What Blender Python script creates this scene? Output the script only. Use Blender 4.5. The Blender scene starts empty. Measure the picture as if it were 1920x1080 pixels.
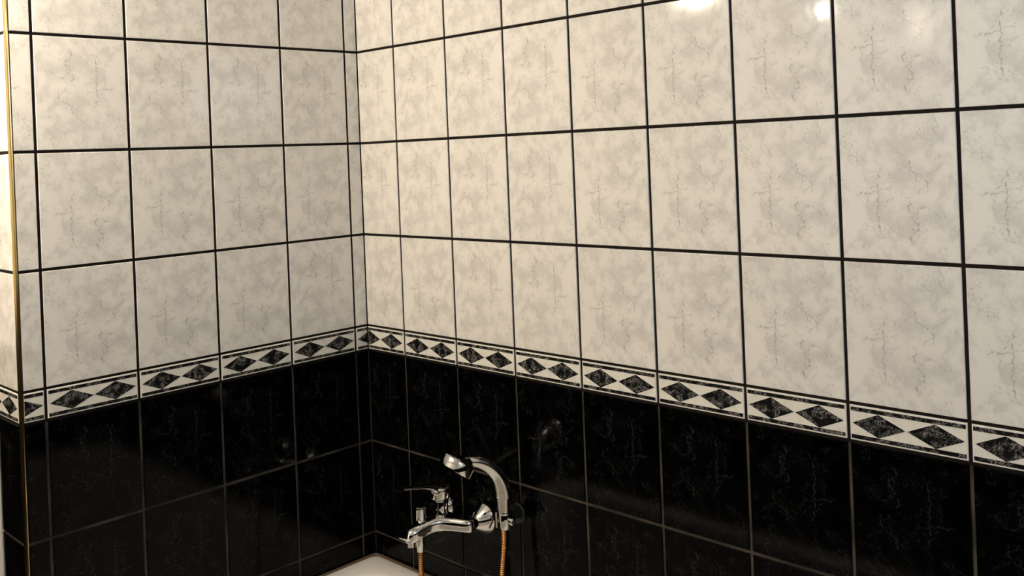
import bpy, bmesh, math, random
from mathutils import Vector, Matrix

random.seed(7)
scene = bpy.context.scene
COL = scene.collection
Z0 = 1.2            # height of the border's upper joint above the floor
CEIL = 2.45

# ------------------------------------------------------------------ camera
cam_d = bpy.data.cameras.new('camera')
cam = bpy.data.objects.new('camera', cam_d)
COL.objects.link(cam)
RIGHT = Vector((0.7163582740678605, 0.6966146524094501, -0.03948226465892396))
DOWN = Vector((-0.02716132989913611, -0.02870192666898186, -0.9992189257426128))
FWD = Vector((-0.6972037617025933, 0.7168711358762968, -0.0016398822641410238))
m = Matrix.Identity(4)
for i in range(3):
    m[i][0] = RIGHT[i]; m[i][1] = -DOWN[i]; m[i][2] = -FWD[i]
m[0][3], m[1][3], m[2][3] = 2.12363812, -1.60408628, 0.464031222 + Z0
cam.matrix_world = m
cam_d.sensor_fit = 'HORIZONTAL'
cam_d.sensor_width = 36.0
cam_d.lens = 36.0 * 1782.05377 / 1920.0
cam_d.shift_x = (960 - 950.125722) / 1920.0
cam_d.shift_y = (287.774735 - 540) / 1920.0
cam_d.clip_start = 0.02
scene.camera = cam

# ------------------------------------------------------------------ world, exposure, light levels
world = bpy.data.worlds.new('world'); scene.world = world
world.use_nodes = True
world.node_tree.nodes['Background'].inputs['Color'].default_value = (0.02, 0.02, 0.02, 1)
world.node_tree.nodes['Background'].inputs['Strength'].default_value = 0.2
vs = scene.view_settings
vs.view_transform = 'Standard'
vs.look = 'None'
vs.gamma = 1.0
vs.use_curve_mapping = False
vs.exposure = 0.0
LAMP_POS = (0.16, -1.45, Z0 + 1.065)      # opal globe of the ceiling fitting
LAMP_COL, LAMP_STR = (1.0, 0.86, 0.67), 278.0
BULB_POS = (0.72, -1.34, Z0 + 0.885)     # small bare bulb on the second arm
BULB_COL, BULB_STR = (1.0, 0.93, 0.84), 260.0
FILL_POS = (2.35, -0.95, 2.00)           # unseen globe added as cool fill for the wall's right end
FILL_COL, FILL_STR = (0.76, 0.89, 1.0), 9.6
cy = scene.cycles
cy.max_bounces = 5; cy.diffuse_bounces = 4; cy.glossy_bounces = 4
cy.sample_clamp_indirect = 30.0

# ------------------------------------------------------------------ helpers
def link(name, me, mats, parent=None, loc=(0, 0, 0), rot=(0, 0, 0)):
    o = bpy.data.objects.new(name, me)
    COL.objects.link(o)
    if me is not None and mats is not None and not me.materials:
        for mm in (mats if isinstance(mats, (list, tuple)) else [mats]):
            me.materials.append(mm)
    o.location = loc; o.rotation_euler = rot
    if parent: o.parent = parent
    return o

def tag(o, label=None, cat=None, group=None, kind=None):
    if label: o['label'] = label
    if cat: o['category'] = cat
    if group: o['group'] = group
    if kind: o['kind'] = kind
    return o

def to_mesh(bm, name, smooth=None):
    bmesh.ops.recalc_face_normals(bm, faces=bm.faces[:])
    me = bpy.data.meshes.new(name)
    bm.to_mesh(me); bm.free()
    if smooth is not None:
        me.polygons.foreach_set('use_smooth', [True] * len(me.polygons))
        try: me.set_sharp_from_angle(angle=math.radians(smooth))
        except Exception: pass
    return me

def box(bm, a, b):
    vs_ = [bm.verts.new((x, y, z)) for x in (a[0], b[0]) for y in (a[1], b[1]) for z in (a[2], b[2])]
    for f in ((0,1,3,2),(4,6,7,5),(0,4,5,1),(2,3,7,6),(0,2,6,4),(1,5,7,3)):
        bm.faces.new([vs_[i] for i in f])

def bev_box(bm, a, b, r, seg=2):
    t = bmesh.new(); box(t, a, b)
    bmesh.ops.bevel(t, geom=t.edges[:], offset=r, segments=seg, affect='EDGES', profile=0.5)
    tmp = bpy.data.meshes.new('tmp'); t.to_mesh(tmp); t.free(); bm.from_mesh(tmp); bpy.data.meshes.remove(tmp)

def ring_frame(t, prev):
    t = t.normalized()
    n = prev - t * prev.dot(t)
    if n.length < 1e-6: n = t.orthogonal()
    n.normalize()
    return n, t.cross(n)

def tube(bm, pts, rad, seg=16, up=(1, 0, 0), cap=True):
    """sweep; rad = list of r or (rn, rb)"""
    pts = [Vector(p) for p in pts]
    prev = Vector(up); rings = []
    for i, p in enumerate(pts):
        t = pts[min(i + 1, len(pts) - 1)] - pts[max(i - 1, 0)]
        n, b = ring_frame(t, prev); prev = n
        r = rad[i] if isinstance(rad, (list, tuple)) and not isinstance(rad[0], (int, float)) or isinstance(rad, list) else rad
        rn, rb = r if isinstance(r, (list, tuple)) else (r, r)
        rings.append([bm.verts.new(p + n * math.cos(a) * rn + b * math.sin(a) * rb)
                      for a in (2 * math.pi * k / seg for k in range(seg))])
    for A, B in zip(rings, rings[1:]):
        for k in range(seg):
            bm.faces.new((A[k], A[(k + 1) % seg], B[(k + 1) % seg], B[k]))
    if cap:
        bm.faces.new(rings[0][::-1]); bm.faces.new(rings[-1])

def lathe(bm, origin, axis, prof, seg=32):
    """prof: (distance along axis, radius)"""
    o = Vector(origin); ax = Vector(axis).normalized()
    n = ax.orthogonal().normalized(); b = ax.cross(n)
    rings = []
    for d, r in prof:
        if r < 1e-6: rings.append([bm.verts.new(o + ax * d)])
        else: rings.append([bm.verts.new(o + ax * d + (n * math.cos(2*math.pi*k/seg) + b * math.sin(2*math.pi*k/seg)) * r) for k in range(seg)])
    for A, B in zip(rings, rings[1:]):
        for k in range(seg):
            k2 = (k + 1) % seg
            if len(A) == 1 and len(B) == 1: continue
            if len(A) == 1: bm.faces.new((A[0], B[k2], B[k]))
            elif len(B) == 1: bm.faces.new((A[k], A[k2], B[0]))
            else: bm.faces.new((A[k], A[k2], B[k2], B[k]))
    if len(rings[0]) > 1: bm.faces.new(rings[0][::-1])
    if len(rings[-1]) > 1: bm.faces.new(rings[-1])

def spline(P, n):
    """Catmull-Rom through P, n samples per span"""
    P = [Vector(p) for p in P]; out = []
    Q = [P[0] * 2 - P[1]] + P + [P[-1] * 2 - P[-2]]
    for i in range(1, len(Q) - 2):
        a, b, c, d = Q[i-1], Q[i], Q[i+1], Q[i+2]
        for k in range(n):
            t = k / n
            out.append(0.5 * ((2*b) + (c-a)*t + (2*a-5*b+4*c-d)*t*t + (3*b-a-3*c+d)*t**3))
    out.append(P[-1]); return out

# ------------------------------------------------------------------ materials
def new_mat(name):
    mt = bpy.data.materials.new(name); mt.use_nodes = True
    nt = mt.node_tree; b = nt.nodes['Principled BSDF']
    return mt, nt, b

def simple(name, col, rough=0.5, metal=0.0, spec=0.5):
    mt, nt, b = new_mat(name)
    b.inputs['Base Color'].default_value = (*col, 1)
    b.inputs['Roughness'].default_value = rough
    b.inputs['Metallic'].default_value = metal
    b.inputs['Specular IOR Level'].default_value = spec
    return mt

def N(nt, typ, **kw):
    n = nt.nodes.new(typ)
    for k, v in kw.items(): setattr(n, k, v)
    return n

def noise(nt, vec, scale, detail=3, rough=0.5, dist=0.0):
    n = N(nt, 'ShaderNodeTexNoise'); nt.links.new(vec, n.inputs['Vector'])
    n.inputs['Scale'].default_value = scale; n.inputs['Detail'].default_value = detail
    n.inputs['Roughness'].default_value = rough; n.inputs['Distortion'].default_value = dist
    return n.outputs['Fac']

def mathn(nt, op, a, b=None, c=None, clamp=False):
    n = N(nt, 'ShaderNodeMath', operation=op, use_clamp=clamp)
    for i, v in enumerate((a, b, c)):
        if v is None: continue
        if isinstance(v, (int, float)): n.inputs[i].default_value = v
        else: nt.links.new(v, n.inputs[i])
    return n.outputs[0]

def smooth(nt, v, lo, hi, o0=0.0, o1=1.0):
    n = N(nt, 'ShaderNodeMapRange', interpolation_type='SMOOTHSTEP')
    nt.links.new(v, n.inputs['Value'])
    n.inputs['From Min'].default_value = lo; n.inputs['From Max'].default_value = hi
    n.inputs['To Min'].default_value = o0; n.inputs['To Max'].default_value = o1
    return n.outputs[0]

def mixc(nt, fac, a, b):
    n = N(nt, 'ShaderNodeMix', data_type='RGBA')
    if isinstance(fac, (int, float)): n.inputs[0].default_value = fac
    else: nt.links.new(fac, n.inputs[0])
    for i, v in ((6, a), (7, b)):
        if isinstance(v, tuple): n.inputs[i].default_value = (*v, 1)
        else: nt.links.new(v, n.inputs[i])
    return n.outputs[2]

# the printed marbling, the same on every tile: soft clouds, hairlines and a few drawn strokes
# a stroke runs along one axis as a wandering line: (axis, [(along, across), ...], half width, strength); u from left, v from top
STROKES = [
    ('v', [(.40,.345),(.46,.330),(.52,.338),(.60,.334),(.66,.322),(.72,.330),(.78,.336),(.82,.350),(.86,.385)], .0052, .95),
    ('v', [(.36,.365),(.42,.330),(.47,.300),(.53,.268)], .0050, .75),
    ('v', [(.59,.650),(.615,.600),(.65,.585),(.68,.640),(.71,.615),(.75,.668),(.79,.655),(.82,.615),(.86,.600),(.90,.628)], .0060, 1.0),
    ('v', [(.64,.665),(.70,.660),(.74,.640),(.78,.620),(.82,.640)], .0045, .7),
    ('v', [(.31,.610),(.35,.612),(.39,.640),(.42,.700),(.45,.745),(.48,.760),(.51,.705),(.55,.672)], .0065, .9),
    ('v', [(.40,.660),(.44,.665),(.47,.690),(.50,.760),(.53,.750)], .0045, .7),
    ('v', [(.08,.290),(.14,.275),(.20,.330),(.26,.345),(.31,.325),(.37,.365)], .0042, .5),
    ('v', [(.03,.830),(.08,.850),(.12,.825),(.17,.880),(.23,.905)], .0048, .6),
    ('v', [(.58,.240),(.63,.238),(.69,.248)], .0045, .6),
    ('h', [(.13,.545),(.19,.538),(.25,.545),(.30,.528),(.345,.540)], .0045, .75),
    ('h', [(.66,.668),(.70,.640),(.75,.632),(.79,.660),(.84,.695),(.90,.690)], .0045, .7),
    ('h', [(.70,.445),(.76,.415),(.82,.385),(.89,.352)], .0045, .65),
    ('h', [(.46,.215),(.50,.240),(.535,.262),(.57,.300)], .0045, .6),
    ('h', [(.52,.840),(.60,.865),(.68,.890),(.75,.925)], .0040, .4),
]
def fcurve(nt, val, pts, lo, hi):
    n = N(nt, 'ShaderNodeFloatCurve'); nt.links.new(val, n.inputs['Value'])
    c = n.mapping.curves[0]
    P = [(lo, pts[0][1])] * (pts[0][0] > lo + 1e-4) + list(pts) + [(hi, pts[-1][1])] * (pts[-1][0] < hi - 1e-4)
    while len(c.points) < len(P): c.points.new(.5, .5)
    for q, (px, py) in zip(c.points, P): q.location = (px, py)
    n.mapping.update()
    return n.outputs[0]
def noise2(g, vec, scale, detail=2, rough=.5, dist=0.0):
    f = noise(g, vec, scale, detail, rough, dist); f.node.noise_dimensions = '2D'; return f
def print_group():
    g = bpy.data.node_groups.new('tile_print', 'ShaderNodeTree')
    for nm in ('Vein', 'Cloud'): g.interface.new_socket(nm, in_out='OUTPUT', socket_type='NodeSocketFloat')
    out = N(g, 'NodeGroupOutput')
    uv = N(g, 'ShaderNodeUVMap', uv_map='UVMap').outputs[0]
    sc = N(g, 'ShaderNodeVectorMath', operation='MULTIPLY'); g.links.new(uv, sc.inputs[0])
    sc.inputs[1].default_value = (0.8, 1.0, 1.0)
    p0 = sc.outputs[0]
    # warp so that strokes look brushed, not ruled
    w = N(g, 'ShaderNodeTexNoise', noise_dimensions='2D'); g.links.new(p0, w.inputs['Vector']); w.inputs['Scale'].default_value = 30; w.inputs['Detail'].default_value = 2
    wm = N(g, 'ShaderNodeVectorMath', operation='MULTIPLY_ADD'); g.links.new(w.outputs['Color'], wm.inputs[0])
    wm.inputs[1].default_value = (.045, .045, 0); g.links.new(uv, wm.inputs[2])
    sep = N(g, 'ShaderNodeSeparateXYZ'); g.links.new(wm.outputs[0], sep.inputs[0])
    u = mathn(g, 'ADD', sep.outputs[0], -.0225)
    v = mathn(g, 'SUBTRACT', 1.0225, sep.outputs[1])
    core = halo = None
    for ax, pts, hw, st in STROKES:
        al, ac = (v, u) if ax == 'v' else (u, v)
        a0, a1 = pts[0][0], pts[-1][0]
        cv = fcurve(g, al, pts, 0, 1)
        d = mathn(g, 'ABSOLUTE', mathn(g, 'SUBTRACT', ac, cv))
        mk = fcurve(g, al, [(max(0, a0 - .02), 0), (a0 + .015, st), (a1 - .03, st), (a1 + .01, 0)], 0, 1)
        k = mathn(g, 'MULTIPLY', mathn(g, 'MULTIPLY_ADD', d, -.8 / hw, 1.2, clamp=True), mk)
        h = mathn(g, 'MULTIPLY', mathn(g, 'MULTIPLY_ADD', d, -1 / (hw * 13), 1.0, clamp=True), mk)
        core = k if core is None else mathn(g, 'MAXIMUM', core, k)
        halo = h if halo is None else mathn(g, 'MAXIMUM', halo, h)
    brk = smooth(g, noise2(g, p0, 40, 1), .28, .56)
    stroke = mathn(g, 'MULTIPLY', core, brk)
    # hairlines and crumbs scattered in patches
    pm = smooth(g, noise2(g, p0, 7.5, 1), .46, .66)
    hair = smooth(g, mathn(g, 'ABSOLUTE', mathn(g, 'SUBTRACT', noise2(g, p0, 16, 4, .62, 1.0), 0.5)), 0.0, .020, 1.0, 0.0)
    hair = mathn(g, 'MULTIPLY', hair, mathn(g, 'MAXIMUM', pm, halo))
    crumb = mathn(g, 'MULTIPLY', smooth(g, noise2(g, p0, 50, 2, .6), .60, .74), pm)
    vein = mathn(g, 'MAXIMUM', stroke, mathn(g, 'MAXIMUM', mathn(g, 'MULTIPLY', hair, .65), mathn(g, 'MULTIPLY', crumb, .75)))
    g.links.new(vein, out.inputs['Vein'])
    c1 = smooth(g, noise2(g, p0, 5.6, 5, .62, .2), .38, .66)
    g.links.new(mathn(g, 'MULTIPLY_ADD', halo, .35, c1, clamp=True), out.inputs['Cloud'])
    return g
PRINT = print_group()

def glaze_bump(nt, b, amp=1.0):
    """slow waviness of the fired glaze, stretched along the tile's height"""
    geo = N(nt, 'ShaderNodeNewGeometry')
    mp = N(nt, 'ShaderNodeVectorMath', operation='MULTIPLY'); nt.links.new(geo.outputs['Position'], mp.inputs[0])
    mp.inputs[1].default_value = (1, 1, .14)
    n1 = noise(nt, mp.outputs[0], 26, 2, .5)
    n2 = noise(nt, geo.outputs['Position'], 60, 1, .5)
    h = mathn(nt, 'ADD', mathn(nt, 'MULTIPLY', n1, 2.8e-4 * amp), mathn(nt, 'MULTIPLY', n2, 2.0e-5 * amp))
    bp = N(nt, 'ShaderNodeBump'); bp.inputs['Strength'].default_value = 1.0; bp.inputs['Distance'].default_value = 1.0
    nt.links.new(h, bp.inputs['Height'])
    nt.links.new(bp.outputs['Normal'], b.inputs['Normal'])

def tile_mat(name, base, cloud, vein, rough, vfac=1.0, amp=1.0, spec=.5):
    mt, nt, b = new_mat(name)
    g = N(nt, 'ShaderNodeGroup'); g.node_tree = PRINT
    c = mixc(nt, g.outputs['Cloud'], base, cloud)
    c = mixc(nt, mathn(nt, 'MULTIPLY', g.outputs['Vein'], vfac), c, vein)
    nt.links.new(c, b.inputs['Base Color'])
    b.inputs['Roughness'].default_value = rough
    b.inputs['IOR'].default_value = 1.52; b.inputs['Specular IOR Level'].default_value = spec
    glaze_bump(nt, b, amp)
    return mt

M = {}
M['cream'] = tile_mat('cream_glazed_tile', (.79, .765, .725), (.655, .635, .605), (.40, .385, .365), .07, .95, spec=.6)
M['black'] = tile_mat('black_glazed_tile', (.0006, .0006, .0006), (.0016, .0016, .0016), (.022, .023, .024), .075, .95, spec=.09)
mt, nt, b = new_mat('border_white_glaze')
geo = N(nt, 'ShaderNodeNewGeometry')
c = mixc(nt, smooth(nt, noise(nt, geo.outputs['Position'], 45, 4), .45, .75), (.78, .75, .69), (.69, .66, .60))
nt.links.new(c, b.inputs['Base Color']); b.inputs['Roughness'].default_value = .12
M['border'] = mt
mt, nt, b = new_mat('black_marble_print')
geo = N(nt, 'ShaderNodeNewGeometry')
n1 = noise(nt, geo.outputs['Position'], 150, 4, .6, 1.2)
n2 = noise(nt, geo.outputs['Position'], 60, 2)
v = mathn(nt, 'MULTIPLY', smooth(nt, mathn(nt, 'ABSOLUTE', mathn(nt, 'SUBTRACT', n1, .5)), 0, .055, 1, 0), smooth(nt, n2, .42, .60))
c = mixc(nt, v, (.010, .010, .010), (.30, .29, .27))
nt.links.new(c, b.inputs['Base Color']); b.inputs['Roughness'].default_value = .14
M['marble'] = mt

def grout(name, c0, c1):
    mt, nt, b = new_mat(name)
    geo = N(nt, 'ShaderNodeNewGeometry')
    c = mixc(nt, smooth(nt, noise(nt, geo.outputs['Position'], 9, 4), .35, .68), c0, c1)
    nt.links.new(c, b.inputs['Base Color']); b.inputs['Roughness'].default_value = .85
    b.inputs['Specular IOR Level'].default_value = .2
    return mt
M['grout_dark'] = grout('dark_grout', (.006, .004, .003), (.011, .007, .005))
M['grout_brown'] = grout('brown_grout', (.030, .025, .020), (.095, .075, .056))
M['chrome'] = simple('polished_chrome', (.70, .68, .65), .045, 1.0)
M['chrome_soft'] = simple('satin_chrome', (.66, .63, .59), .16, 1.0)
M['dark_metal'] = simple('near_black_metal', (.015, .014, .013), .3, .3)  # near-black base colour for the bracket's wall plate and arm
M['dark_chrome'] = simple('dark_chrome', (.30, .29, .28), .08, 1.0)  # chrome with a darker base colour, for head shell and neck
M['rubber'] = simple('black_rubber', (.01, .01, .01), .4)
M['brass'] = simple('polished_brass_trim', (.86, .62, .26), .16, 1.0)
M['enamel'] = simple('white_bath_acrylic', (.80, .78, .74), .12)
M['silicone'] = simple('yellowed_silicone', (.10, .07, .045), .5)
M['paint'] = simple('white_door_paint', (.80, .79, .76), .35)
M['plaster'] = simple('beige_plaster', (.60, .54, .45), .8)
M['ceiling'] = simple('white_ceiling_paint', (.80, .79, .77), .9)
mt, nt, b = new_mat('bronze_coated_hose')
b.inputs['Base Color'].default_value = (.50, .23, .075, 1); b.inputs['Metallic'].default_value = 1.0; b.inputs['Roughness'].default_value = .32
M['hose'] = mt
mt, nt, b = new_mat('brown_floor_tiles')
geo = N(nt, 'ShaderNodeNewGeometry'); br = N(nt, 'ShaderNodeTexBrick'); nt.links.new(geo.outputs['Position'], br.inputs['Vector'])
br.offset = 0; br.inputs['Scale'].default_value = 1; br.inputs['Brick Width'].default_value = .33; br.inputs['Row Height'].default_value = .33; br.inputs['Mortar Size'].default_value = .004
br.inputs['Color1'].default_value = (.075, .048, .032, 1); br.inputs['Color2'].default_value = (.06, .04, .028, 1); br.inputs['Mortar'].default_value = (.05, .04, .03, 1)
nt.links.new(br.outputs['Color'], b.inputs['Base Color']); b.inputs['Roughness'].default_value = .3
M['floor'] = mt
mt, nt, b = new_mat('two_tone_wall_tiles')
geo = N(nt, 'ShaderNodeNewGeometry'); sx = N(nt, 'ShaderNodeSeparateXYZ'); nt.links.new(geo.outputs['Position'], sx.inputs[0])
c = mixc(nt, mathn(nt, 'GREATER_THAN', sx.outputs[2], Z0 - .067), (.006, .0055, .005), (.66, .64, .60))
nt.links.new(c, b.inputs['Base Color']); b.inputs['Roughness'].default_value = .15
M['far_tiles'] = mt
def emit(name, col, s):
    mt, nt, b = new_mat(name)
    b.inputs['Base Color'].default_value = (.8, .8, .8, 1)
    b.inputs['Emission Color'].default_value = (*col, 1); b.inputs['Emission Strength'].default_value = s
    return mt
M['lamp'] = emit('lit_opal_glass', LAMP_COL, LAMP_STR)
M['bulb'] = emit('lit_bulb_glass', BULB_COL, BULB_STR)
M['fill'] = emit('fill_globe_glow', FILL_COL, FILL_STR)

# ------------------------------------------------------------------ setting
XR, YB, XL, YE = 3.0, -2.55, -1.0, -0.906     # far right, back, far left, end of the tub's head wall
BH, PW, PH, PHB = 0.0669, 0.203, 0.2518, 0.2522
ZB = Z0 - BH
J = 0.0064                                     # joint width
GR = 0.0028                                    # joints lie this deep behind the glaze

def slab(name, a, b, label, split=True, cat='wall'):
    """wall core; its face is the grout, dark above the border and brown below"""
    bm = bmesh.new()
    if split:
        box(bm, a, (b[0], b[1], ZB - .0045)); n = len(bm.faces)
        box(bm, (a[0], a[1], ZB - .0045), b)
        bm.faces.ensure_lookup_table()
        for i, f in enumerate(bm.faces): f.material_index = 0 if i < n else 1
        me = to_mesh(bm, name); o = link(name, me, [M['grout_brown'], M['grout_dark']])
    else:
        box(bm, a, b); me = to_mesh(bm, name); o = link(name, me, M['plaster'])
    return tag(o, label, cat, kind='structure')

wall_right = slab('wall_right', (-.12, GR, 0), (XR, .12, CEIL), 'long tiled wall behind the bath mixer, cream above and black below a diamond border')
wall_left = slab('wall_left', (-.12, YE + .002, 0), (-GR, GR, CEIL), 'short tiled wall at the head of the bath, cream above and black below a diamond border')
wall_end = slab('wall_end', (-.14, YE + GR, 0), (-.004, YE + .10, CEIL), 'narrow brightly lit tiled wall turning away behind the brass corner trim')
def structure_box(name, a, b, mat, label, cat):
    bm = bmesh.new(); box(bm, a, b)
    return tag(link(name, to_mesh(bm, name), mat), label, cat, kind='structure')
FAR = M['far_tiles']
structure_box('floor', (XL, YB, -.1), (XR, .0, 0), M['floor'], 'brown tiled bathroom floor below the bath', 'floor')
structure_box('ceiling', (XL - .1, YB - .1, CEIL), (XR + .1, .12, CEIL + .1), M['ceiling'], 'white painted ceiling above the tiled walls', 'ceiling')
structure_box('wall_back', (XL - .1, YB - .1, 0), (XR + .1, YB, CEIL), FAR, 'wall opposite the bath, cream above and black below', 'wall')
structure_box('wall_far', (XR, YB, 0), (XR + .1, .12, CEIL), FAR, 'wall opposite the head of the bath, cream above and black below', 'wall')
structure_box('wall_side', (XL - .1, YB, 0), (XL, YE + .1, CEIL), FAR, 'wall beside the door, cream above and black below', 'wall')
structure_box('wall_door', (XL, YE + .0, 2.1), (-.14, YE + .1, CEIL), M['plaster'], 'plastered strip of wall above the white door', 'wall')

# --- tiles -----------------------------------------------------------------
def tile_mesh(w, h, uvr, flip, mat, key, cache={}):
    k = (round(w, 4), round(h, 4), tuple(round(q, 4) for q in uvr), flip, key)
    if k in cache: return cache[k]
    bm = bmesh.new(); uvl = bm.loops.layers.uv.new('UVMap')
    r = .0013; rings = []
    for ins, y in ((0, .007), (0, r), (r * .3, r * .3), (r, 0)):
        x0, x1, z0, z1 = -w/2 + ins, w/2 - ins, -h/2 + ins, h/2 - ins
        rings.append([bm.verts.new((x, y, z)) for x, z in ((x0, z0), (x1, z0), (x1, z1), (x0, z1))])
    for A, B in zip(rings, rings[1:]):
        for i in range(4): bm.faces.new((A[i], A[(i+1) % 4], B[(i+1) % 4], B[i]))
    bm.faces.new(rings[-1])
    u0, u1, v0, v1 = uvr
    for f in bm.faces:
        for l in f.loops:
            u = u0 + (l.vert.co.x / w + .5) * (u1 - u0); v = v0 + (l.vert.co.z / h + .5) * (v1 - v0)
            l[uvl].uv = (1 - u, 1 - v) if flip else (u, v)
    me = to_mesh(bm, 'tile'); me.materials.append(mat); cache[k] = me
    return me

def clip(poly, x0, x1):
    for side, lim in ((1, x0), (-1, x1)):
        out = []
        for i, p in enumerate(poly):
            q = poly[(i + 1) % len(poly)]
            ip, iq = side * (p[0] - lim) >= 0, side * (q[0] - lim) >= 0
            if ip: out.append(p)
            if ip != iq:
                t = (lim - p[0]) / (q[0] - p[0]); out.append((lim, p[1] + t * (q[1] - p[1])))
        poly = out
        if not poly: break
    return poly

def prism_mesh(poly, cache={}):
    """flat inlay 0.25 mm proud of the border tile"""
    k = tuple((round(a, 4), round(b_, 4)) for a, b_ in poly)
    if k in cache: return cache[k]
    bm = bmesh.new()
    A = [bm.verts.new((x, .0008, z)) for x, z in poly]; B = [bm.verts.new((x, -.00025, z)) for x, z in poly]
    n = len(poly)
    for i in range(n): bm.faces.new((A[i], A[(i+1) % n], B[(i+1) % n], B[i]))
    bm.faces.new(B); bm.faces.new(A[::-1])
    me = to_mesh(bm, 'inlay'); me.materials.append(M['marble']); cache[k] = me
    return me

def tile_wall(wall, axis, plane, cols, flipfn):
    """cols: (s0, s1, u0, u1, trim left, trim right) with s running left to right as seen from the room"""
    rz = math.pi / 2 if axis == 'y' else 0.0
    def place(s, z): return (plane, s, z) if axis == 'y' else (s, plane, z)
    rows = []
    k = 0
    while Z0 + k * PH < CEIL - .02:
        z0, z1 = Z0 + k * PH, min(Z0 + (k + 1) * PH, CEIL); rows.append(('cream', k, z0, z1, 0.0, (z1 - z0) / PH)); k += 1
    rows.append(('border', 0, ZB, Z0, 0, 1))
    k = 0
    while ZB - k * PHB > .02:
        z1, z0 = ZB - k * PHB, max(ZB - (k + 1) * PHB, 0.0); rows.append(('black', k, z0, z1, 1 - (z1 - z0) / PHB, 1.0)); k += 1
    for kind, r, z0, z1, v0, v1 in rows:
        jz = J * .85 if kind == 'border' else J
        for ci, (s0, s1, u0, u1, tl, tr) in enumerate(cols):
            a, b_ = s0 + tl, s1 - tr
            za, zb = z0 + jz / 2, z1 - (jz / 2 if z1 < CEIL - .001 else 0)
            w, h = b_ - a, zb - za
            rot = (random.gauss(0, .0008), random.gauss(0, .0003), rz + random.gauss(0, .0011))
            loc = place((a + b_) / 2, (za + zb) / 2)
            if kind == 'border':
                me = tile_mesh(w, h, (u0, u1, 0, 1), False, M['border'], 'border')
                o = link('border_tile', me, None, wall, loc, (0, 0, rz))
                W = PW - J
                # full print in local x, then clipped to the cut tile
                off = -(u0 + u1) / 2 * W if (u1 - u0) < .98 else -W / 2
                X = lambda u: off + u * W
                Zc = lambda q: h / 2 - q * h
                lo, hi = -w / 2 + .0022, w / 2 - .0022
                cl, cr = (lo if u0 < .01 else -w / 2 + .0006), (hi if u1 > .99 else w / 2 - .0006)
                for q0, q1 in ((.050, .165), (.835, .950)):
                    pl = clip([(X(.012), Zc(q1)), (X(.988), Zc(q1)), (X(.988), Zc(q0)), (X(.012), Zc(q0))], cl, cr)
                    if len(pl) > 2: link('marbled_strip', prism_mesh(pl), None, o)
                for ua, ub in ((.022, .494), (.505, .978)):
                    um = (ua + ub) / 2
                    pl = clip([(X(ua), Zc(.505)), (X(um), Zc(.835)), (X(ub), Zc(.505)), (X(um), Zc(.175))], cl, cr)
                    if len(pl) > 2: link('diamond_inlay', prism_mesh(pl), None, o)
            else:
                fl = flipfn(kind, r, ci)
                me = tile_mesh(w, h, (u0, u1, v0, v1), fl, M[kind], kind)
                link('cream_tile' if kind == 'cream' else 'black_tile', me, None, wall, loc, rot)

A1, B1 = .1571, .0415
cols = [(0.0, A1, 1 - A1 / PW, 1.0, .0016, J / 2)]
x = A1
while x < XR - .03:
    x1 = min(x + PW, XR); cols.append((x, x1, 0.0, (x1 - x) / PW, J / 2, J / 2)); x += PW
def flip_right(kind, r, c):
    if kind == 'black': return not (r == 0 and c == 3)
    if r == 0: return c in (2, 3)
    return c <= 3
tile_wall(wall_right, 'x', 0.0, cols, flip_right)
TR = .0075
yl = -(B1 + 4 * PW)
cols = [(YE + TR, yl, 1 - (yl - YE - TR) / PW, 1.0, .0012, J / 2)]
for k in range(4): cols.append((yl + k * PW, yl + (k + 1) * PW, 0.0, 1.0, J / 2, J / 2))
cols.append((-B1, 0.0, 0.0, B1 / PW, J / 2, .0016))
def flip_left(kind, r, c):
    if kind == 'black': return True
    return {0: c in (4, 5), 1: False, 2: True}.get(r, True)
tile_wall(wall_left, 'y', 0.0, cols, flip_left)
xe = -TR
cols = [(-.137, xe, 1 - (.137 + xe) / PW, 1.0, .0, .0012)]
tile_wall(wall_end, 'x', YE, cols, lambda k, r, c: k == 'black')

# brass quarter-round trim on the outer corner, floor to ceiling
bm = bmesh.new(); pr = [(-.0065, YE + .006), (-.0065, YE - .0003)]
for k in range(7):
    a = -math.pi / 2 + k * math.pi / 12
    pr.append((-.0058 + .0063 * math.cos(a), YE + .0058 + .0063 * math.sin(a)))
pr += [(.0005, YE + .0064), (-.005, YE + .0064)]
V0 = [bm.verts.new((px, py, 0)) for px, py in pr]; V1 = [bm.verts.new((px, py, CEIL)) for px, py in pr]
for i in range(len(pr)): bm.faces.new((V0[i], V0[(i+1) % len(pr)], V1[(i+1) % len(pr)], V1[i]))
bm.faces.new(V1); bm.faces.new(V0[::-1])
tag(link('trim_1', to_mesh(bm, 'trim', 35), M['brass']), 'polished brass edge trim on the outer tile corner', 'trim', kind='structure')

# white door casing and leaf left of the narrow wall
casing = structure_box('trim_2', (-.205, YE - .003, 0), (-.137, YE + .1, 2.1), M['paint'], 'white door casing beside the narrow tiled wall', 'trim')
bm = bmesh.new(); bev_box(bm, (XL + .02, YE + .02, .01), (-.207, YE + .06, 2.09), .003)
door = tag(link('door_1', to_mesh(bm, 'door'), M['paint']), 'white bathroom door left of the narrow tiled wall', 'door', kind='structure')
bm = bmesh.new(); tube(bm, [(XL + .09, YE + .02, 1.0), (XL + .09, YE - .03, 1.0), (XL + .10, YE - .04, 1.0), (XL + .21, YE - .04, 1.0)], .009, 12, (0, 0, 1))
link('door_handle', to_mesh(bm, 'door_handle', 40), M['chrome_soft'], door)

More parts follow.
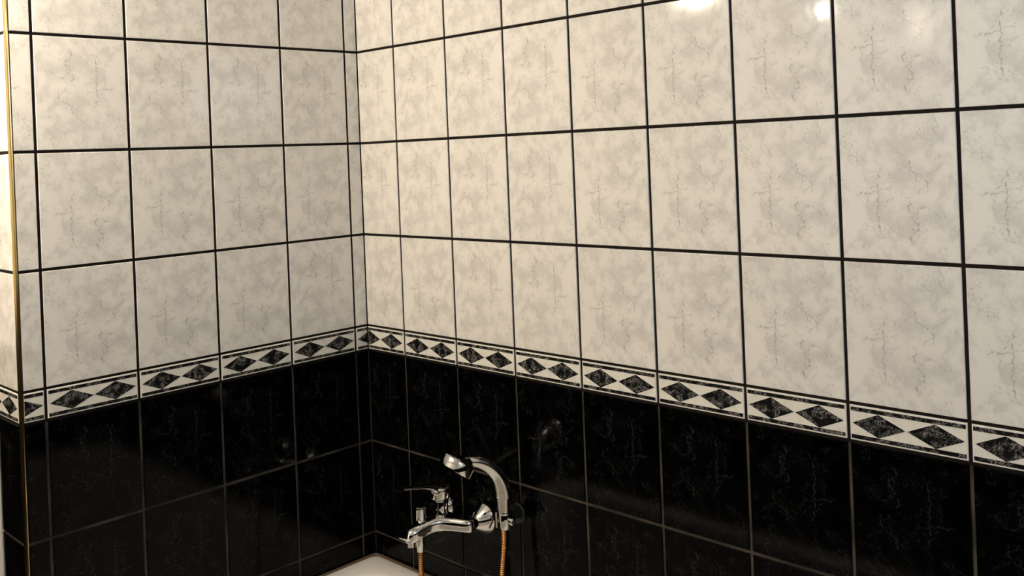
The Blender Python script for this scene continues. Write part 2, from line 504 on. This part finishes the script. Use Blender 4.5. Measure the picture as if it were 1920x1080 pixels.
# ------------------------------------------------------------------ bath tub
TZ = Z0 - .629
def rrect(x0, x1, y0, y1, r, n=8):
    out = []
    for cx, cy, a0 in ((x1 - r, y1 - r, 0), (x0 + r, y1 - r, 90), (x0 + r, y0 + r, 180), (x1 - r, y0 + r, 270)):
        for k in range(n + 1):
            a = math.radians(a0 + 90 * k / n); out.append((cx + r * math.cos(a), cy + r * math.sin(a)))
    return out
TX0, TX1, TY0, TY1 = .009, 1.709, -.78, -.009
tub = bpy.data.objects.new('bathtub', None); COL.objects.link(tub); tub.location = (.85, -.39, 0)
tag(tub, 'white bath with rounded rim in the corner under the mixer', 'bathtub')
def rel(o):
    o.location = -Vector(tub.location); return o
bm = bmesh.new(); rings = []
for ins, z, r in ((0, TZ - .03, .022), (0, TZ - .006, .022), (.002, TZ - .0015, .022), (.006, TZ, .024), (.055, TZ - .001, .075),
                  (.062, TZ - .004, .085), (.068, TZ - .012, .09), (.085, TZ - .12, .11), (.115, TZ - .30, .13), (.15, TZ - .38, .13), (.21, TZ - .405, .10)):
    rings.append([bm.verts.new((px, py, z)) for px, py in rrect(TX0 + ins, TX1 - ins, TY0 + ins, TY1 - ins, r)])
for Aa, Bb in zip(rings, rings[1:]):
    n = len(Aa)
    for i in range(n): bm.faces.new((Aa[i], Aa[(i+1) % n], Bb[(i+1) % n], Bb[i]))
bm.faces.new(rings[-1])
rel(link('basin', to_mesh(bm, 'basin', 50), M['enamel'], tub))
bm = bmesh.new(); bev_box(bm, (TX0, TY0 + .012, 0), (TX1, TY0 + .03, TZ - .028), .003)
rel(link('apron_panel', to_mesh(bm, 'apron'), M['enamel'], tub))
bm = bmesh.new(); lathe(bm, (.35, -.39, TZ - .408), (0, 0, 1), [(0, .03), (.006, .03), (.008, .024), (.006, 0)], 24)
rel(link('drain', to_mesh(bm, 'drain', 35), M['chrome'], tub))
bm = bmesh.new()
tube(bm, [(1.7, -.0065, TZ - .003), (.03, -.0065, TZ - .003), (.013, -.008, TZ - .003), (.0075, -.013, TZ - .003), (.0065, -.03, TZ - .003), (.0065, -.78, TZ - .003)], .0064, 8, (0, 0, 1))
rel(link('sealant_bead', to_mesh(bm, 'sealant', 60), M['silicone'], tub))

# ------------------------------------------------------------------ bath mixer
MX, MZ = .3646, Z0 - .4299
mixer = bpy.data.objects.new('bath_mixer', None); COL.objects.link(mixer); mixer.location = (MX, 0, MZ)
tag(mixer, 'chrome single-lever bath mixer on the black tiled wall', 'faucet')
def mpart(name, bm, mat='chrome', ang=40, parent=None):
    return link(name, to_mesh(bm, name, ang), M[mat], parent or mixer)
# wall flanges and union nuts
for sx in (-.075, .075):
    bm = bmesh.new(); lathe(bm, (sx, 0, 0), (0, -1, 0), [(-.001, .0355), (.0025, .036), (.004, .035), (.030, .0165), (.0315, .014), (.033, .012)], 40)
    mpart('wall_flange', bm, ang=30)
    bm = bmesh.new(); lathe(bm, (sx, 0, 0), (0, -1, 0), [(.030, .0125), (.036, .0125), (.0365, .0150), (.050, .0150), (.0515, .0135)], 6)
    mpart('union_nut', bm, ang=30)
# body: one cast piece, wide at the wall, running out into the spout
half = [(.000, -.046), (.040, -.046), (.072, -.044), (.085, -.0465), (.0925, -.053), (.0935, -.061), (.088, -.0695), (.075, -.077), (.056, -.086), (.038, -.098), (.027, -.113), (.022, -.130), (.0195, -.150), (.018, -.166), (.014, -.178), (.007, -.184), (0, -.1855)]
outl = half + [(-px, py) for px, py in half[-2:0:-1]]
def zc(y):
    t = max(0, min(1, (-y - .06) / .125)); return .0005 + .0045 * math.sin(t * math.pi) - .0110 * t * t
def offs(poly, d):
    out = []; n = len(poly)
    for i in range(n):
        a, c_ = Vector(poly[i-1]), Vector(poly[(i+1) % n]); t = (c_ - a).normalized()
        nrm = Vector((-t.y, t.x)); out.append(Vector(poly[i]) + nrm * d)
    return out
cen = Vector((0, -.09)); sgn = 1 if (offs(outl, .005)[0] - cen).length < (Vector(outl[0]) - cen).length else -1
bm = bmesh.new(); rings = []
for ins, dz in ((.0036, -.0125), (.0012, -.0119), (0, -.0100), (0, -.003), (.0, .0045), (.0008, .0090), (.0030, .0130), (.0065, .0155), (.0105, .0165)):
    rings.append([bm.verts.new((q.x, q.y, zc(q.y) + dz)) for q in offs(outl, sgn * ins)])
for Aa, Bb in zip(rings, rings[1:]):
    n = len(Aa)
    for i in range(n): bm.faces.new((Aa[i], Aa[(i+1) % n], Bb[(i+1) % n], Bb[i]))
def cap_strip(R):
    n = len(R)       # outline symmetric about index 0 and n/2
    for i in range(1, n // 2):
        a, b_, c_, d = R[i], R[i + 1], R[(n - i - 1) % n], R[(n - i) % n]
        vv = []
        for q in (a, b_, c_, d):
            if q not in vv: vv.append(q)
        if len(vv) > 2: bm.faces.new(vv)
    bm.faces.new((R[0], R[1], R[n - 1]))
cap_strip(rings[0]); cap_strip(rings[-1])
mpart('body', bm, ang=60)
# cartridge housing
bm = bmesh.new(); lathe(bm, (0, -.075, 0), (0, 0, 1), [(.010, .0205), (.018, .0186), (.032, .0175), (.050, .0182), (.0515, .0175), (.0515, .0)], 40)
mpart('cartridge_housing', bm)
bm = bmesh.new(); lathe(bm, (0, -.075, 0), (0, 0, 1), [(.0512, .0155), (.0535, .0155)], 32)
mpart('ring_seal', bm, 'rubber')
# lever: cap and blade
bm = bmesh.new(); lathe(bm, (0, -.075, 0), (0, 0, 1), [(.0535, .0190), (.0550, .0222), (.0600, .0238), (.0770, .0243), (.0830, .0235), (.0846, .0215), (.0850, .012), (.0850, 0)], 40)
pts = spline([(0, -.074, .0715), (0, -.090, .0780), (0, -.106, .0890), (0, -.128, .0965), (0, -.160, .1035), (0, -.196, .1105)], 5)
nn = len(pts)
rad = []
for i in range(nn):
    t = i / (nn - 1)
    th = .0125 * (1 - t) ** 2.0 + .0036
    wd = .0185 - .007 * math.sin(min(1, t * 1.6) * math.pi / 2) + .0015 * t
    rad.append((wd, th))
tube(bm, pts, rad, 16, (1, 0, 0))
mpart('lever_handle', bm, ang=50)
# diverter knob on the spout
bm = bmesh.new(); lathe(bm, (0, -.140, 0), (0, 0, 1), [(.006, .0075), (.016, .0080), (.020, .0110), (.024, .0128), (.046, .0132), (.0495, .0140), (.0525, .0132), (.0535, .0110), (.0535, 0)], 32)
mpart('diverter_knob', bm, ang=35)
# outlet for the hose and the spout nozzle
bm = bmesh.new(); lathe(bm, (0, -.1445, 0), (0, 0, -1), [(.004, .0122), (.0225, .0122), (.0235, .0112), (.0235, 0)], 32)
mpart('hose_outlet', bm)
bm = bmesh.new(); lathe(bm, (0, -.1725, 0), (0, 0, -1), [(.008, .0102), (.0310, .0102), (.0325, .0088), (.0325, .007), (.028, .007), (.028, 0)], 28)
mpart('spout_nozzle', bm)
bm = bmesh.new(); tube(bm, spline([(0, -.174, -.018), (0, -.186, -.0125), (0, -.198, -.006), (0, -.212, .003)], 4), [(.0100 - .0028 * i / 12, .0042 - .0030 * i / 12) for i in range(13)], 12, (1, 0, 0))
mpart('spout_lip', bm, ang=50)

# ------------------------------------------------------------------ wall bracket for the hand shower
BX, BZ = .5553, Z0 - .3881
HX, HY = .5570, -.0500           # axis of the hanging handle
br_ = bpy.data.objects.new('shower_bracket', None); COL.objects.link(br_); br_.location = (BX, 0, BZ)
tag(br_, 'small chrome wall bracket gripping the hand shower handle', 'bracket')
bm = bmesh.new(); lathe(bm, (0, 0, 0), (0, -1, 0), [(-.001, .0245), (.004, .0245), (.007, .022), (.009, .016)], 36)
link('wall_plate', to_mesh(bm, 'wall_plate', 30), M['dark_metal'], br_)
bm = bmesh.new(); lathe(bm, (0, 0, 0), (0, -1, 0), [(.007, .0125), (.022, .0105), (.034, .0105)], 24)
link('arm', to_mesh(bm, 'arm', 40), M['dark_metal'], br_)
bm = bmesh.new()                # open cup around the handle's end
seg = 30; lo, hi = -.019, .017
prof = []
for k in range(seg + 1):
    a = math.radians(-62 + 304 * k / seg + 0)   # gap faces the room
    prof.append(a)
gap_dir = math.radians(-100)
R0, R1 = .0165, .0200
cx_, cy_ = HX - BX, HY
ring = []
for k in range(seg + 1):
    a = gap_dir + math.radians(34) + math.radians(292) * k / seg
    ca, sa = math.cos(a), math.sin(a)
    ring.append([bm.verts.new((cx_ + r * ca, cy_ + r * sa, z)) for r, z in ((R0, lo), (R1 - .001, lo), (R1, lo + .002), (R1, hi - .002), (R1 - .001, hi), (R0, hi))])
for Aa, Bb in zip(ring, ring[1:]):
    for i in range(6): bm.faces.new((Aa[i], Aa[(i+1) % 6], Bb[(i+1) % 6], Bb[i]))
bm.faces.new(ring[0]); bm.faces.new(ring[-1][::-1])
link('cup', to_mesh(bm, 'cup', 40), M['chrome'], br_)
bm = bmesh.new(); lathe(bm, (cx_ + .018, cy_, .001), (1, -.15, 0), [(0, .0065), (.006, .0065), (.008, .0085), (.013, .0085), (.0155, .006), (.0160, 0)], 24)
link('pivot_knob', to_mesh(bm, 'knob', 35), M['chrome'], br_)

# ------------------------------------------------------------------ hand shower
hs = bpy.data.objects.new('hand_shower', None); COL.objects.link(hs); hs.location = (HX, HY, Z0 - .405)
tag(hs, 'chrome hand shower with curved handle hanging in the wall bracket', 'shower head')
def hpart(name, bm, mat='chrome', ang=45):
    o = link(name, to_mesh(bm, name, ang), M[mat], hs); o.location = -Vector(hs.location); return o
path = spline([(.5575, -.0485, Z0 - .3350), (.5572, -.0505, Z0 - .318), (.5556, -.0555, Z0 - .2990), (.5512, -.0672, Z0 - .2765), (.5445, -.0850, Z0 - .2575), (.5360, -.1080, Z0 - .2445), (.5270, -.1320, Z0 - .2390)], 5)
n = len(path); rad = []
for i in range(n):
    t = i / (n - 1); rad.append((.0190 - .0035 * t, .0172 - .0045 * t))
bm = bmesh.new(); tube(bm, path, rad, 28, (1, 0, 0)); hpart('handle', bm, 'chrome_soft', 60)
bm = bmesh.new(); lathe(bm, (.5574, -.0488, Z0 - .3335), (0, 0, -1), [(0, .0150), (.0015, .0150), (.002, .0158), (.045, .0140), (.066, .0125), (.0680, .0115), (.068, 0)], 32)
hpart('handle_collar', bm, 'chrome_soft')
HC = Vector((.5170, -.1600, Z0 - .2520)); HN = Vector((-.200, -.536, -.820)).normalized()
bm = bmesh.new(); lathe(bm, HC, HN, [(-.0335, 0), (-.0325, .012), (-.0295, .022), (-.0255, .031), (-.0225, .0360), (-.0215, .0372)], 48)
hpart('head_shell', bm, 'dark_chrome', 60)
bm = bmesh.new(); lathe(bm, HC, HN, [(-.0225, .0372), (-.0210, .0385), (-.0195, .0390), (.000, .0408), (.0018, .0400), (.0020, .0375), (.0008, .037)], 48)
hpart('head_rim', bm)
bm = bmesh.new(); lathe(bm, HC, HN, [(-.004, .0372), (.0012, .0372), (.0022, .034), (.0028, 0)], 48)
hpart('spray_plate', bm, 'chrome_soft')
# neck running from the shell into the handle
bm = bmesh.new(); tube(bm, spline([(.5305, -.1225, Z0 - .2405), (.5245, -.1390, Z0 - .2385), (.5205, -.1490, Z0 - .2390)], 4), [(.0142 + .0016 * i, .0118 + .0007 * i) for i in range(9)], 24, (1, 0, 0))
hpart('neck', bm, 'dark_chrome', 60)

# ------------------------------------------------------------------ hose
hose = bpy.data.objects.new('shower_hose', None); COL.objects.link(hose); hose.location = (.45, -.10, Z0 - .9)
tag(hose, 'ribbed bronze-coloured shower hose hanging in a loop below the mixer', 'hose')
def cpart(name, bm, mat, ang=45):
    o = link(name, to_mesh(bm, name, ang), M[mat], hose); o.location = -Vector(hose.location); return o
HA = (MX, -.1450, Z0 - .482); HB = (.5570, -.0505, Z0 - .4105)
ctl = [HA, (MX + .0005, -.1455, Z0 - .54), (MX + .004, -.1475, Z0 - .66), (MX + .018, -.152, Z0 - .80), (.415, -.155, Z0 - .905), (.468, -.145, Z0 - .940), (.515, -.120, Z0 - .890), (.540, -.090, Z0 - .76), (.5490, -.070, Z0 - .62), (.5530, -.0600, Z0 - .52), (.5562, -.0525, Z0 - .45), HB]
raw = spline(ctl, 24)
# resample evenly
L = [0.0]
for a, b_ in zip(raw, raw[1:]): L.append(L[-1] + (b_ - a).length)
pitch = .0044; nst = int(L[-1] / pitch) * 4; pts, rad = [], []; j = 0
for i in range(nst + 1):
    s = L[-1] * i / nst
    while j < len(L) - 2 and L[j + 1] < s: j += 1
    t = (s - L[j]) / max(1e-9, L[j + 1] - L[j]); pts.append(raw[j].lerp(raw[j + 1], t))
    rad.append((.0050, .0064, .0067, .0064)[i % 4])
bm = bmesh.new(); tube(bm, pts, rad, 14, (1, 0, 0)); cpart('ribbed_sleeve', bm, 'hose', 80)
bm = bmesh.new(); lathe(bm, (MX, -.1447, MZ - .0235), (0, 0, -1), [(.0005, .0104), (.014, .0104), (.0165, .0088), (.0290, .0082), (.0300, .0072)], 28)
cpart('coupling_nut', bm, 'chrome')
bm = bmesh.new(); lathe(bm, (.5572, -.0495, Z0 - .4012), (0, 0, -1), [(.0002, .0108), (.008, .0102), (.0105, .0078)], 28)
cpart('coupling_nut', bm, 'chrome')

# ------------------------------------------------------------------ ceiling lamp with two arms, added out-of-view fill globe
lamp = bpy.data.objects.new('ceiling_lamp', None); COL.objects.link(lamp); lamp.location = (.50, -1.32, CEIL)
tag(lamp, 'two-armed ceiling lamp with opal globe and small bulb', 'lamp')
def lpart(name, bm, mat, ang=45):
    o = link(name, to_mesh(bm, name, ang), M[mat], lamp); o.location = -Vector(lamp.location); return o
bm = bmesh.new(); lathe(bm, (.50, -1.32, CEIL), (0, 0, -1), [(0, .06), (.012, .058), (.022, .04), (.026, .012), (.05, .010)], 32); lpart('canopy', bm, 'brass')
lp, bp = Vector(LAMP_POS), Vector(BULB_POS)
bm = bmesh.new(); tube(bm, spline([(.50, -1.32, CEIL - .045), (.32, -1.39, CEIL - .06), (lp.x, lp.y, lp.z + .16), (lp.x, lp.y, lp.z + .085)], 6), .006, 10, (0, 0, 1)); lpart('arm', bm, 'brass')
bm = bmesh.new(); tube(bm, spline([(.50, -1.32, CEIL - .045), (.61, -1.33, CEIL - .09), (bp.x, bp.y, bp.z + .20), (bp.x, bp.y, bp.z + .03)], 6), .006, 10, (0, 0, 1)); lpart('arm', bm, 'brass')
bm = bmesh.new(); lathe(bm, lp + Vector((0, 0, .10)), (0, 0, -1), [(0, .014), (.01, .022), (.035, .024)], 24); lpart('socket', bm, 'brass')
def globe(c_, r, nm, mat):
    bm = bmesh.new(); bmesh.ops.create_icosphere(bm, subdivisions=2, radius=r); bmesh.ops.translate(bm, verts=bm.verts[:], vec=c_); lpart(nm, bm, mat, 180)
globe(lp, .072, 'opal_globe', 'lamp')
globe(bp, .014, 'bulb', 'bulb')
pn = bpy.data.objects.new('fill_lamp', None); COL.objects.link(pn); pn.location = (FILL_POS[0], FILL_POS[1], CEIL)
tag(pn, 'added unseen globe as cool pendant hanging over the far end of the bath', 'lamp')
dz = FILL_POS[2] - CEIL
bm = bmesh.new(); lathe(bm, (0, 0, 0), (0, 0, -1), [(0, .055), (.014, .052), (.024, .03), (.027, .006)], 32)
link('canopy', to_mesh(bm, 'canopy', 35), M['brass'], pn)
bm = bmesh.new(); lathe(bm, (0, 0, 0), (0, 0, 1), [(-.02, .004), (dz + .22, .004)][::-1], 10)
link('cord', to_mesh(bm, 'cord', 40), M['rubber'], pn)
bm = bmesh.new(); lathe(bm, (0, 0, dz + .225), (0, 0, -1), [(0, .010), (.012, .026), (.035, .030)], 24)
link('socket', to_mesh(bm, 'socket', 40), M['brass'], pn)
bm = bmesh.new(); bmesh.ops.create_icosphere(bm, subdivisions=3, radius=.20); bmesh.ops.translate(bm, verts=bm.verts[:], vec=(0, 0, dz))
link('opal_globe', to_mesh(bm, 'globe', 180), M['fill'], pn)
